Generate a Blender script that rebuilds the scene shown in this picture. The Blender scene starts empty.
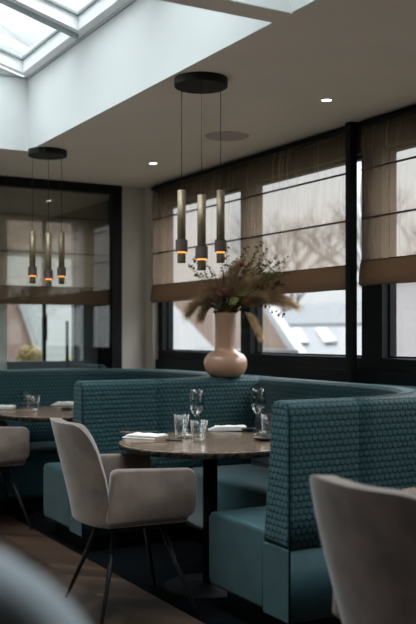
import bpy, math, random
from math import sin, cos, pi, radians
from mathutils import Vector, Matrix
random.seed(7)
S = bpy.context.scene
COL = S.collection

# ------------------------------------------------------------------ camera
F_PX, HORIZON, YAW, EYE = 930.0, 334.0, radians(29.6), 1.30
cam = bpy.data.cameras.new('camera'); co = bpy.data.objects.new('camera', cam); COL.objects.link(co)
co.location = (0, 0, EYE); co.rotation_euler = (pi/2, 0, -YAW)
cam.sensor_fit = 'HORIZONTAL'; cam.sensor_width = 24.0; cam.lens = F_PX/416*24
cam.shift_y = (HORIZON-312)/416
cam.clip_start = .02; cam.clip_end = 300
cam.dof.use_dof = True; cam.dof.focus_distance = 4.7; cam.dof.aperture_fstop = 2.0
S.camera = co
CF = Vector((sin(YAW), cos(YAW), 0)); CR = Vector((cos(YAW), -sin(YAW), 0))
def at(px, py, z):
    """point at height z on the sight line through a pixel"""
    d = (CF + CR*((px-208)/F_PX) + Vector((0, 0, (HORIZON-py)/F_PX)))
    return Vector((0, 0, EYE)) + d*((z-EYE)/d.z)

# ------------------------------------------------------------------ materials
def new_mat(name):
    m = bpy.data.materials.new(name); m.use_nodes = True
    nt = m.node_tree
    for n in list(nt.nodes): nt.nodes.remove(n)
    out = nt.nodes.new('ShaderNodeOutputMaterial')
    return m, nt, out
def nd(nt, typ, **kw):
    n = nt.nodes.new(typ)
    for k, v in kw.items():
        if k.startswith('i_'): n.inputs[int(k[2:]) if k[2:].isdigit() else k[2:].replace('_', ' ')].default_value = v
        else: setattr(n, k, v)
    return n
def rgb(c): return (c[0], c[1], c[2], 1)
def mth(nt, op, a, b=None, c=None):
    n = nt.nodes.new('ShaderNodeMath'); n.operation = op
    for i, v in enumerate((a, b, c)):
        if v is None: continue
        if isinstance(v, (int, float)): n.inputs[i].default_value = v
        else: nt.links.new(v, n.inputs[i])
    return n.outputs[0]
def pm(name, col, rough=.5, metal=0., var=0., scale=20., bump=0., sheen=0., coat=0., emit=None, estr=0., spec=.5, stretch=None, col2=None):
    m, nt, out = new_mat(name)
    p = nd(nt, 'ShaderNodeBsdfPrincipled')
    p.inputs['Base Color'].default_value = rgb(col); p.inputs['Roughness'].default_value = rough
    p.inputs['Metallic'].default_value = metal; p.inputs['Specular IOR Level'].default_value = spec
    p.inputs['Sheen Weight'].default_value = sheen; p.inputs['Sheen Roughness'].default_value = .4
    p.inputs['Coat Weight'].default_value = coat; p.inputs['Coat Roughness'].default_value = .06
    if emit: p.inputs['Emission Color'].default_value = rgb(emit); p.inputs['Emission Strength'].default_value = estr
    tc = nd(nt, 'ShaderNodeTexCoord'); src = tc.outputs['Object']
    if stretch:
        mp = nd(nt, 'ShaderNodeMapping'); mp.inputs['Scale'].default_value = stretch
        nt.links.new(src, mp.inputs[0]); src = mp.outputs[0]
    nz = nd(nt, 'ShaderNodeTexNoise'); nz.inputs['Scale'].default_value = scale; nz.inputs['Detail'].default_value = 6
    nt.links.new(src, nz.inputs['Vector'])
    if var or col2:
        mx = nd(nt, 'ShaderNodeMix', data_type='RGBA')
        c2 = col2 or tuple(max(0, c*(1-var)) for c in col)
        mx.inputs[6].default_value = rgb(col); mx.inputs[7].default_value = rgb(c2)
        rp = nd(nt, 'ShaderNodeMapRange'); rp.inputs[1].default_value = .35; rp.inputs[2].default_value = .65
        nt.links.new(nz.outputs['Fac'], rp.inputs[0]); nt.links.new(rp.outputs[0], mx.inputs[0])
        nt.links.new(mx.outputs[2], p.inputs['Base Color'])
    if bump:
        b = nd(nt, 'ShaderNodeBump'); b.inputs['Strength'].default_value = bump; b.inputs['Distance'].default_value = .004
        nt.links.new(nz.outputs['Fac'], b.inputs['Height']); nt.links.new(b.outputs[0], p.inputs['Normal'])
    nt.links.new(p.outputs[0], out.inputs[0])
    return m
def glass_mat(name, tint=(1, 1, 1), refl=.06, edge=.9, blend=.5, pw=3.0):
    m, nt, out = new_mat(name)
    t = nd(nt, 'ShaderNodeBsdfTransparent'); t.inputs[0].default_value = rgb(tint)
    g = nd(nt, 'ShaderNodeBsdfGlossy'); g.inputs['Roughness'].default_value = .02
    lw = nd(nt, 'ShaderNodeLayerWeight'); lw.inputs['Blend'].default_value = blend
    f = mth(nt, 'ADD', mth(nt, 'MULTIPLY', mth(nt, 'POWER', lw.outputs['Facing'], pw), edge), refl)
    f = mth(nt, 'MINIMUM', f, .95)
    mx = nd(nt, 'ShaderNodeMixShader'); nt.links.new(f, mx.inputs[0])
    nt.links.new(t.outputs[0], mx.inputs[1]); nt.links.new(g.outputs[0], mx.inputs[2])
    nt.links.new(mx.outputs[0], out.inputs[0])
    return m
def mesh_fabric(name, col, open_=.45, trans=.5, axis=1):
    """woven see-through blind cloth with vertical thread slubs"""
    m, nt, out = new_mat(name)
    tc = nd(nt, 'ShaderNodeTexCoord'); mp = nd(nt, 'ShaderNodeMapping')
    sc = [.6, .6, .6]; sc[axis] = 30; sc[2] = .5; mp.inputs['Scale'].default_value = sc
    nt.links.new(tc.outputs['Object'], mp.inputs[0])
    nz = nd(nt, 'ShaderNodeTexNoise'); nz.inputs['Scale'].default_value = 1.6; nz.inputs['Detail'].default_value = 5; nz.inputs['Roughness'].default_value = .7
    nt.links.new(mp.outputs[0], nz.inputs['Vector'])
    fac = mth(nt, 'ADD', mth(nt, 'MULTIPLY', mth(nt, 'SUBTRACT', nz.outputs['Fac'], .5), .22), open_)
    tr = nd(nt, 'ShaderNodeBsdfTransparent'); tr.inputs[0].default_value = (.98, .97, .94, 1)
    df = nd(nt, 'ShaderNodeBsdfDiffuse'); df.inputs[0].default_value = rgb(col)
    tl = nd(nt, 'ShaderNodeBsdfTranslucent'); tl.inputs[0].default_value = rgb(col)
    a = nd(nt, 'ShaderNodeMixShader'); a.inputs[0].default_value = trans
    nt.links.new(df.outputs[0], a.inputs[1]); nt.links.new(tl.outputs[0], a.inputs[2])
    b = nd(nt, 'ShaderNodeMixShader'); nt.links.new(fac, b.inputs[0])
    nt.links.new(a.outputs[0], b.inputs[1]); nt.links.new(tr.outputs[0], b.inputs[2])
    nt.links.new(b.outputs[0], out.inputs[0])
    return m
def scallop_mat(name, col, cell=.029):
    """teal upholstery embossed with offset rows of small scales"""
    m, nt, out = new_mat(name)
    p = nd(nt, 'ShaderNodeBsdfPrincipled')
    p.inputs['Roughness'].default_value = .6; p.inputs['Specular IOR Level'].default_value = .25
    p.inputs['Sheen Weight'].default_value = .08
    uv = nd(nt, 'ShaderNodeUVMap'); uv.uv_map = 'UVMap'
    sp = nd(nt, 'ShaderNodeSeparateXYZ'); nt.links.new(uv.outputs[0], sp.inputs[0])
    U = mth(nt, 'DIVIDE', sp.outputs[0], cell); V = mth(nt, 'DIVIDE', sp.outputs[1], cell*.95)
    row = mth(nt, 'FLOOR', V)
    U2 = mth(nt, 'ADD', U, mth(nt, 'MULTIPLY', mth(nt, 'MODULO', row, 2.0), .5))
    cu = mth(nt, 'SUBTRACT', mth(nt, 'FRACT', U2), .5); cv = mth(nt, 'SUBTRACT', mth(nt, 'FRACT', V), .5)
    au = mth(nt, 'ABSOLUTE', cu)
    d = mth(nt, 'SQRT', mth(nt, 'ADD', mth(nt, 'MULTIPLY', cu, cu), mth(nt, 'MULTIPLY', mth(nt, 'SUBTRACT', cv, .12), mth(nt, 'SUBTRACT', cv, .12))))
    mr = nd(nt, 'ShaderNodeMapRange', interpolation_type='SMOOTHSTEP'); mr.inputs[1].default_value = .30; mr.inputs[2].default_value = .50; mr.inputs[3].default_value = 1; mr.inputs[4].default_value = 0
    nt.links.new(d, mr.inputs[0])
    h = mth(nt, 'MULTIPLY', mr.outputs[0], mth(nt, 'SUBTRACT', .9, mth(nt, 'MULTIPLY', cv, 1.1)))
    b = nd(nt, 'ShaderNodeBump'); b.inputs['Strength'].default_value = .8; b.inputs['Distance'].default_value = .006
    nt.links.new(h, b.inputs['Height']); nt.links.new(b.outputs[0], p.inputs['Normal'])
    mx = nd(nt, 'ShaderNodeMix', data_type='RGBA'); mx.inputs[6].default_value = rgb(tuple(c*.85 for c in col)); mx.inputs[7].default_value = rgb(col)
    nt.links.new(mr.outputs[0], mx.inputs[0]); nt.links.new(mx.outputs[2], p.inputs['Base Color'])
    nt.links.new(p.outputs[0], out.inputs[0])
    return m
def chevron_mat(name):
    m, nt, out = new_mat(name)
    p = nd(nt, 'ShaderNodeBsdfPrincipled'); p.inputs['Roughness'].default_value = .38
    tc = nd(nt, 'ShaderNodeTexCoord'); sp = nd(nt, 'ShaderNodeSeparateXYZ'); nt.links.new(tc.outputs['Object'], sp.inputs[0])
    W = .36
    X = mth(nt, 'DIVIDE', sp.outputs[0], W); cx = mth(nt, 'FLOOR', X); fx = mth(nt, 'FRACT', X)
    tri = mth(nt, 'ABSOLUTE', mth(nt, 'SUBTRACT', mth(nt, 'FRACT', mth(nt, 'MULTIPLY', X, .5)), .5))
    Y = mth(nt, 'DIVIDE', mth(nt, 'ADD', sp.outputs[1], mth(nt, 'MULTIPLY', tri, 2*W*.9)), .095)
    py = mth(nt, 'FLOOR', Y); fy = mth(nt, 'FRACT', Y)
    cmb = nd(nt, 'ShaderNodeCombineXYZ'); nt.links.new(cx, cmb.inputs[0]); nt.links.new(py, cmb.inputs[1])
    wn = nd(nt, 'ShaderNodeTexWhiteNoise', noise_dimensions='3D'); nt.links.new(cmb.outputs[0], wn.inputs[0])
    mp = nd(nt, 'ShaderNodeMapping'); mp.inputs['Scale'].default_value = (6, 40, 1); nt.links.new(tc.outputs['Object'], mp.inputs[0])
    nz = nd(nt, 'ShaderNodeTexNoise'); nz.inputs['Scale'].default_value = 1.5; nz.inputs['Detail'].default_value = 6; nt.links.new(mp.outputs[0], nz.inputs[0])
    f = mth(nt, 'ADD', mth(nt, 'MULTIPLY', wn.outputs[0], .7), mth(nt, 'MULTIPLY', nz.outputs['Fac'], .4))
    mx = nd(nt, 'ShaderNodeMix', data_type='RGBA'); mx.inputs[6].default_value = (.010, .006, .004, 1); mx.inputs[7].default_value = (.09, .051, .032, 1)
    nt.links.new(f, mx.inputs[0])
    gap = mth(nt, 'MINIMUM', mth(nt, 'LESS_THAN', .04, fy), mth(nt, 'LESS_THAN', .012, fx))
    m2 = nd(nt, 'ShaderNodeMix', data_type='RGBA'); m2.inputs[6].default_value = (.012, .008, .006, 1)
    nt.links.new(gap, m2.inputs[0]); nt.links.new(mx.outputs[2], m2.inputs[7]); nt.links.new(m2.outputs[2], p.inputs['Base Color'])
    b = nd(nt, 'ShaderNodeBump'); b.inputs['Strength'].default_value = .4; b.inputs['Distance'].default_value = .002
    nt.links.new(gap, b.inputs['Height']); nt.links.new(b.outputs[0], p.inputs['Normal'])
    nt.links.new(p.outputs[0], out.inputs[0])
    return m
def emis(name, col, s):
    m, nt, out = new_mat(name); e = nd(nt, 'ShaderNodeEmission'); e.inputs[0].default_value = rgb(col); e.inputs[1].default_value = s
    nt.links.new(e.outputs[0], out.inputs[0]); return m

def dry_mat(name, c1, c2, scale=30, trans=.45):
    m, nt, out = new_mat(name)
    tc = nd(nt, 'ShaderNodeTexCoord'); nz = nd(nt, 'ShaderNodeTexNoise'); nz.inputs['Scale'].default_value = scale
    nt.links.new(tc.outputs['Object'], nz.inputs[0])
    rp = nd(nt, 'ShaderNodeMapRange'); rp.inputs[1].default_value = .35; rp.inputs[2].default_value = .65; nt.links.new(nz.outputs['Fac'], rp.inputs[0])
    mx = nd(nt, 'ShaderNodeMix', data_type='RGBA'); mx.inputs[6].default_value = rgb(c1); mx.inputs[7].default_value = rgb(c2); nt.links.new(rp.outputs[0], mx.inputs[0])
    d = nd(nt, 'ShaderNodeBsdfDiffuse'); t = nd(nt, 'ShaderNodeBsdfTranslucent'); a = nd(nt, 'ShaderNodeMixShader'); a.inputs[0].default_value = trans
    nt.links.new(mx.outputs[2], d.inputs[0]); nt.links.new(mx.outputs[2], t.inputs[0])
    nt.links.new(d.outputs[0], a.inputs[1]); nt.links.new(t.outputs[0], a.inputs[2]); nt.links.new(a.outputs[0], out.inputs[0])
    return m

M = dict(
    ceiling=pm('taupe_ceiling_paint', (.86, .745, .66), .85, var=.04, scale=3),
    white=pm('white_skylight_paint', (.70, .72, .715), .6, var=.02, scale=4),
    sash=pm('white_sash', (.88, .89, .90), .4),
    pewter=pm('grey_drip_bead', (.34, .38, .38), .4),
    wall=pm('pale_wall_plaster', (.62, .56, .49), .85, var=.05, scale=5, bump=.05),
    darkwall=pm('dark_room_wall', (.05, .055, .06), .8, var=.1),
    black=pm('black_frame_metal', (.005, .007, .008), .5, var=.1, spec=.2),
    floor=chevron_mat('dark_chevron_oak'),
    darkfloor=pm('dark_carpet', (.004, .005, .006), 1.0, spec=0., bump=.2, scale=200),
    bouncefloor=pm('pale_bounce_floor', (.66, .60, .54), .7, var=.08, scale=2),
    seam=pm('dark_teal_seam', (.006, .020, .024), .9, spec=.1),
    teal=scallop_mat('embossed_teal_upholstery', (.017, .063, .073)),
    tealplain=pm('plain_teal_velvet', (.026, .078, .090), .6, var=.25, scale=9, sheen=.15, spec=.3, bump=.08),
    velvet=pm('taupe_velvet', (.20, .148, .122), .7, var=.42, scale=9, sheen=.5, bump=.12),
    greyvelvet=pm('pale_grey_velvet', (.52, .61, .67), .8, var=.06, scale=6, sheen=.3),
    blackmetal=pm('black_powder_coat', (.005, .006, .007), .5, spec=.12),
    legmetal=pm('dark_steel_leg', (.016, .018, .02), .4, spec=.4),
    stone=pm('brown_stone_top', (.30, .20, .13), .18, var=.55, scale=38, col2=(.12, .082, .058), coat=.1),
    edge=pm('speckled_dark_edge', (.075, .066, .058), .7, scale=45, col2=(.006, .006, .007), spec=.1),
    linen=pm('white_linen', (.78, .76, .73), .85, var=.05, scale=60, bump=.15),
    copper=pm('copper_steel', (.55, .36, .22), .25, metal=.9),
    steel=pm('dark_handle', (.03, .028, .027), .4),
    dish=pm('black_ceramic', (.018, .019, .021), .3),
    salt=pm('pale_salt', (.75, .73, .7), .8, bump=.5, scale=300),
    brass=pm('brushed_brass', (.30, .235, .155), .45, metal=.5, var=.15, scale=6, stretch=(1, 1, 40)),
    collar=pm('knurled_collar', (.14, .10, .088), .6, metal=.3, bump=.9, scale=260, var=.3),
    amber=emis('amber_lamp_glow', (1., .33, .06), .8),
    cord=pm('dark_cord', (.02, .018, .017), .6),
    canopy=pm('black_canopy', (.013, .011, .010), .6, spec=.25),
    vase=pm('blush_glazed_ceramic', (.56, .325, .22), .14, var=.06, scale=5, coat=.6),
    blind=mesh_fabric('sheer_brown_blind', (.34, .245, .175), .46, .55, 1),
    blindx=mesh_fabric('sheer_brown_blind_back', (.40, .31, .235), .42, .5, 0),
    hem=mesh_fabric('stacked_blind_hem', (.27, .18, .12), .03, .45, 1),
    hemx=mesh_fabric('stacked_blind_hem_back', (.24, .17, .115), .03, .45, 0),
    rod=pm('blind_rod_seam', (.07, .05, .035), .7),
    pane=glass_mat('window_pane', (.97, .98, .98), .03, .5),
    glaze=glass_mat('partition_pane', (.93, .96, .95), .11, .6),
    roofpane=glass_mat('skylight_pane', (.84, .87, .87), .05, 1.6, .5),
    crystal=glass_mat('clear_glassware', (.985, .99, .99), .045, .95, .5, 3.2),
    lamp=emis('downlight_lens', (1., .93, .82), 6.),
    speaker=pm('brown_speaker_cloth', (.50, .40, .36), .9, bump=.3, scale=300),
    plume=dry_mat('dry_plume', (.62, .46, .29), (.40, .28, .17)),
    creamplume=dry_mat('cream_plume', (.85, .68, .42), (.66, .49, .29)),
    olive=dry_mat('olive_leaf', (.20, .20, .07), (.10, .10, .035)),
    darkleaf=dry_mat('dark_seed_leaf', (.12, .10, .045), (.06, .05, .02)),
    greenleaf=dry_mat('sage_leaf', (.36, .37, .14), (.25, .27, .09)),
    twig=pm('twig', (.06, .045, .025), .9, spec=.1),
    rose=pm('dusty_rose_petal', (.36, .17, .12), .8, var=.3, scale=40),
    coral=pm('coral_petal', (.38, .12, .06), .8, var=.2, scale=40),
    slate=pm('slate_roof', (0.026, 0.032, 0.038), .6, var=.2, scale=2, stretch=(1, .4, 6)),
    palesl=pm('pale_lead_roof', (0.045, 0.052, 0.056), .5, var=.12, scale=2),
    tan=pm('tan_tile', (0.159, 0.114, 0.090), .8, var=.15, scale=3, stretch=(1, 1, 5)),
    render=pm('white_render', (0.246, 0.228, 0.231), .8, var=.03, scale=2),
    verge=pm('white_board', (0.204, 0.206, 0.209), .6),
    clad=pm('pale_weatherboard', (0.288, 0.298, 0.293), .7, var=.12, scale=1.2, stretch=(.2, .2, 14)),
    pink=pm('pink_brick', (0.156, 0.102, 0.084), .8, var=.15, scale=6),
    bouncepaving=pm('pale_bounce_slab', (.55, .50, .45), .9, var=.1, scale=2),
    grass=pm('ground_cover', (0.048, 0.054, 0.036), .9, var=.3, scale=2),
    ochre=pm('ochre_leaf', (0.150, 0.108, 0.030), .8, var=.4, scale=8),
    bark=pm('bare_branch', (0.051, 0.048, 0.045), .9),
    greyrail=pm('grey_rail', (.09, .10, .115), .5),
    pier=pm('pale_pier', (.84, .83, .78), .8),
)

# ------------------------------------------------------------------ mesh helpers
def add_mesh(name, V, Fc, mat, parent=None, loc=(0, 0, 0), rot=(0, 0, 0), smooth=True, bevel=0, sub=0, uvs=None, mats=None, fmat=None):
    me = bpy.data.meshes.new(name); me.from_pydata([tuple(v) for v in V], [], [tuple(f) for f in Fc])
    for m in (mats or [mat]): me.materials.append(m)
    if fmat:
        for p, k in zip(me.polygons, fmat): p.material_index = k
    if uvs is not None:
        ul = me.uv_layers.new(name='UVMap')
        for p in me.polygons:
            for k, li in enumerate(p.loop_indices): ul.data[li].uv = uvs[p.index][k]
    me.validate(); me.update()
    for p in me.polygons: p.use_smooth = smooth
    o = bpy.data.objects.new(name, me); COL.objects.link(o)
    o.location = loc; o.rotation_euler = rot
    if parent: o.parent = parent
    if bevel:
        b = o.modifiers.new('bevel', 'BEVEL'); b.width = bevel; b.segments = 3; b.limit_method = 'ANGLE'; b.angle_limit = radians(40)
    if sub:
        s = o.modifiers.new('sub', 'SUBSURF'); s.levels = sub; s.render_levels = sub
    return o
def fix_normals(o):
    import bmesh
    bm = bmesh.new(); bm.from_mesh(o.data); bmesh.ops.recalc_face_normals(bm, faces=bm.faces); bm.to_mesh(o.data); bm.free(); return o
def box(x0, x1, y0, y1, z0, z1):
    V = [(x, y, z) for x in (x0, x1) for y in (y0, y1) for z in (z0, z1)]
    return V, [(0, 1, 3, 2), (4, 6, 7, 5), (0, 4, 5, 1), (2, 3, 7, 6), (0, 2, 6, 4), (1, 5, 7, 3)]
def join(*parts):
    V, Fc = [], []
    for v, f in parts:
        n = len(V); V += list(v); Fc += [tuple(i+n for i in q) for q in f]
    return V, Fc
def lathe(prof, n=48, cx=0, cy=0):
    V, Fc = [], []
    m = len(prof)
    for r, z in prof:
        for k in range(n):
            a = 2*pi*k/n; V.append((cx+r*cos(a), cy+r*sin(a), z))
    for i in range(m-1):
        for k in range(n):
            k2 = (k+1) % n; Fc.append((i*n+k, i*n+k2, (i+1)*n+k2, (i+1)*n+k))
    if prof[0][0] > 1e-5: Fc.append(tuple(range(n-1, -1, -1)))
    if prof[-1][0] > 1e-5: Fc.append(tuple((m-1)*n+k for k in range(n)))
    return V, Fc
def tube(pts, rad, n=8):
    pts = [Vector(p) for p in pts]; V, Fc = [], []
    if not hasattr(rad, '__len__'): rad = [rad]*len(pts)
    for i, p in enumerate(pts):
        t = (pts[min(i+1, len(pts)-1)]-pts[max(i-1, 0)]).normalized()
        a = t.orthogonal().normalized() if i == 0 else (a - t*a.dot(t)).normalized()
        b = t.cross(a)
        for k in range(n):
            q = 2*pi*k/n; V.append(tuple(p + (a*cos(q)+b*sin(q))*rad[i]))
    for i in range(len(pts)-1):
        for k in range(n):
            k2 = (k+1) % n; Fc.append((i*n+k, i*n+k2, (i+1)*n+k2, (i+1)*n+k))
    Fc.append(tuple(range(n-1, -1, -1))); Fc.append(tuple((len(pts)-1)*n+k for k in range(n)))
    return V, Fc
def thing(name, label, cat, loc=(0, 0, 0), rz=0, group=None):
    o = bpy.data.objects.new(name, None); COL.objects.link(o); o.empty_display_size = .05
    o.location = loc; o.rotation_euler = (0, 0, rz)
    return tag(o, label, cat, group)
def tag(o, label, cat, group=None):
    o['label'] = label; o['category'] = cat
    if group: o['group'] = group
    elif 'group' in o: del o['group']
    return o
def struct(o): o['kind'] = 'structure'; return o
def copy_tree(o, parent=None):
    c = o.copy(); COL.objects.link(c)
    if parent: c.parent = parent
    for ch in list(o.children): copy_tree(ch, c)
    return c

# ------------------------------------------------------------------ the room
XW, YB, H = 3.46, 7.20, 2.55
XL, YF = -3.2, -2.4
SX0, SX1 = .35, 2.07                       # skylight opening across the room
SKY = [(3.12, 6.14), (1.25, 2.99)]
ZT = 3.045                                 # top of the skylight well
struct(add_mesh('floor', *box(XL-.2, XW+.3, YF-.2, YB+1.0, -.1, 0), M['floor'], smooth=False))
struct(add_mesh('trim_8', *box(2.05, 3.52, YF, YB, 0, .002), M['darkfloor'], smooth=False))
struct(add_mesh('trim_9', *box(XL, 1.0, 2.9, YB, 0, .003), M['bouncefloor'], smooth=False))  # pale floor area out of view, added to bounce light onto the ceiling
cparts = [box(XL-.2, SX0-.01, YF-.2, YB+.25, H, H+.02), box(SX1+.01, XW+.3, YF-.2, YB+.25, H, H+.02),
          box(SX0-.01, SX1+.01, SKY[0][1]+.01, YB+.25, H, H+.02), box(SX0-.01, SX1+.01, SKY[1][1]+.01, SKY[0][0]-.01, H, H+.02), box(SX0-.01, SX1+.01, YF-.2, SKY[1][0]-.01, H, H+.02)]
struct(add_mesh('ceiling', *join(*cparts), M['ceiling'], smooth=False))
def slope(x): return ZT + .29*(SX1-x)
for n, (y0, y1) in enumerate(SKY, 1):
    e = .03
    well = []
    # plaster faces of the well
    well.append(box(SX1, SX1+.1, y0-.1 if n == 1 else y0-.1, y1+.1 if n == 1 else y1, H+.0005, ZT))
    def side(ya, yb):
        V = [(SX0-.1, ya, H+.0005), (SX1, ya, H+.0005), (SX1, ya, ZT), (SX0-.1, ya, slope(SX0-.1)), (SX0-.1, yb, H+.0005), (SX1, yb, H+.0005), (SX1, yb, ZT), (SX0-.1, yb, slope(SX0-.1))]
        return V, [(0, 1, 2, 3), (4, 7, 6, 5), (0, 4, 5, 1), (1, 5, 6, 2), (2, 6, 7, 3), (3, 7, 4, 0)]
    well.append(side(y1, y1+(.1 if n == 1 else .055))); well.append(side(y0-(.055 if n == 1 else .1), y0))
    well.append(box(SX0-.1, SX0, y0, y1, H+.0005, slope(SX0)))
    w = add_mesh('trim_%d' % n, *join(*well), M['white'], smooth=False); struct(w)
    sk = add_mesh('window_%d' % (10+n), [(0, 0, 0)], [], M['sash']); struct(sk)
    # drip bead along the foot of the glazing
    add_mesh('drip_bead', *join(box(SX1-.012, SX1+.0, y0, y1, ZT-.008, ZT+.012), box(SX0, SX1-.012, y1-.012, y1, ZT-.004, ZT+.008)), M['pewter'], sk, smooth=False)
    # sloped sashes and panes between rafters
    k = int(round((y1-y0)/.87)); step = (y1-y0)/k
    def sl(xa, xb, ya, yb, za, zb):
        V = [(x, y, slope(x)+z) for x in (xa, xb) for y in (ya, yb) for z in (za, zb)]
        return V, box(0, 1, 0, 1, 0, 1)[1]
    for i in range(k):
        a, b = y0+i*step, y0+(i+1)*step
        fr = join(sl(SX1-.055, SX1+.05, a, b, .005, .11), sl(SX0-.05, SX0+.06, a, b, .005, .11), sl(SX0+.06, SX1-.055, a, a+.06, .005, .11), sl(SX0+.06, SX1-.055, b-.06, b, .005, .11))
        add_mesh('sash', *fr, M['sash'], sk, smooth=False)
        bead = join(sl(SX1-.067, SX1-.055, a+.06, b-.06, .085, .10), sl(SX0+.06, SX1-.067, a+.06, a+.075, .085, .10), sl(SX0+.06, SX1-.067, b-.078, b-.06, .085, .10))
        add_mesh('glazing_bead', *bead, M['pewter'], sk, smooth=False)
        add_mesh('pane', *sl(SX0+.06, SX1-.055, a+.06, b-.06, .10, .106), M['roofpane'], sk, smooth=False)
        if i: add_mesh('rafter', *sl(SX0, SX1-.035, a-.013, a+.013, -.02, .03), M['pewter'], sk, smooth=False)

# window wall on the right
PANES = [(5.72, 6.97), (4.35, 5.59), (2.93, 4.165), (1.53, 2.77), (.13, 1.37)]
Z0, Z1 = 1.16, 2.375
parts = [box(3.52, 3.62, YF, 7.30, 0, Z0), box(3.52, 3.62, YF, 7.30, Z1, H)]
edges = [YF] + [v for p in reversed(PANES) for v in p] + [7.30]
for i in range(0, len(edges), 2): parts.append(box(3.52, 3.62, edges[i], edges[i+1], Z0, Z1))
struct(add_mesh('wall_right', *join(*parts), M['black'], smooth=False))
for n, (a, b) in enumerate(PANES, 1):
    w = struct(add_mesh('window_%d' % n, *join(box(3.57, 3.618, a, b, Z0, Z0+.012), box(3.57, 3.618, a, b, Z1-.02, Z1), box(3.57, 3.618, a, a+.012, Z0, Z1), box(3.57, 3.618, b-.012, b, Z0, Z1)), M['black'], smooth=False))
    add_mesh('pane', *box(3.596, 3.602, a+.012, b-.012, Z0+.012, Z1-.02), M['pane'], w, smooth=False)
struct(add_mesh('trim_3', *join(box(3.495, 3.53, YF, 7.05, .98, 1.085), box(3.48, 3.53, YF, 7.05, H-.05, H)), M['black'], smooth=False))
struct(add_mesh('trim_4', *box(3.425, 3.475, 4.335, 4.385, 0, H), M['black'], smooth=False, bevel=.003))
# back wall : pale column by the corner, black framed glazing beyond
struct(add_mesh('wall_back', *join(box(3.245, 3.47, YB, YB+.25, 0, H), box(3.47, 3.54, 7.05, YB+.25, 0, H)), M['wall'], smooth=False))
struct(add_mesh('trim_5', *join(box(XL, 3.245, YB-.02, YB+.06, H-.075, H), box(3.155, 3.245, YB-.02, YB+.06, 0, H-.075)), M['black'], smooth=False))
d = struct(add_mesh('window_6', *join(box(2.97, 3.10, 7.36, 7.44, 0, 2.24), box(2.885, 2.905, 7.36, 7.42, 0, 2.24), box(2.32, 2.885, 7.36, 7.42, .95, 1.075), box(2.905, 2.97, 7.36, 7.42, .95, 1.075), box(XL, 3.21, 7.36, 7.46, 2.235, 2.31)), M['greyrail'], smooth=False))
add_mesh('stile', *box(2.617, 2.64, 7.36, 7.40, 1.075, 2.235), M['black'], d, smooth=False)
add_mesh('handle', *box(2.603, 2.640, 7.33, 7.36, 1.245, 1.46), M['black'], d, smooth=False, bevel=.004)
add_mesh('lever', *box(2.82, 2.838, 7.36, 7.39, 1.0, 1.41), M['black'], d, smooth=False)
add_mesh('pane', *box(2.32, 2.97, 7.40, 7.405, 1.075, 2.235), M['pane'], d, smooth=False)
g = struct(add_mesh('window_7', *box(XL, 3.155, YB+.005, YB+.015, .0, H-.075), M['glaze'], smooth=False))
struct(add_mesh('trim_6', *join(box(XL, 2.32, 7.40, 7.55, 0, 2.31), box(XL, 3.21, 7.40, 7.55, 2.31, H+.05)), M['pier'], smooth=False))  # pale band over the opening stands in for the ceiling's reflection in the glazing
ADDED_LW = [(3.6, 6.2)]; LZ0, LZ1 = 1.85, 2.35  # high left window out of view, added to bring in more daylight
parts = [box(XL-.2, XL, YF-.2, YB+.4, 0, LZ0), box(XL-.2, XL, YF-.2, YB+.4, LZ1, H)]
edges = [YF-.2] + [v for p in ADDED_LW for v in p] + [YB+.4]
for i in range(0, len(edges), 2): parts.append(box(XL-.2, XL, edges[i], edges[i+1], LZ0, LZ1))
struct(add_mesh('wall_left', *join(*parts), M['darkwall'], smooth=False))
for n, (a, b) in enumerate(ADDED_LW):
    w = struct(add_mesh('window_%d' % (20+n), *join(box(XL-.15, XL-.08, a, b, LZ0, LZ0+.06), box(XL-.15, XL-.08, a, b, LZ1-.06, LZ1), box(XL-.15, XL-.08, a, a+.06, LZ0, LZ1), box(XL-.15, XL-.08, b-.06, b, LZ0, LZ1)), M['black'], smooth=False))
    add_mesh('pane', *box(XL-.12, XL-.114, a+.06, b-.06, LZ0+.06, LZ1-.06), M['pane'], w, smooth=False)
struct(add_mesh('wall_front', *box(XL, XW+.2, YF-.2, YF, 0, H), M['darkwall'], smooth=False))
struct(add_mesh('trim_7', *box(2.97, 3.72, 7.44, 7.56, 0, H+.1), M['black'], smooth=False))

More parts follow.
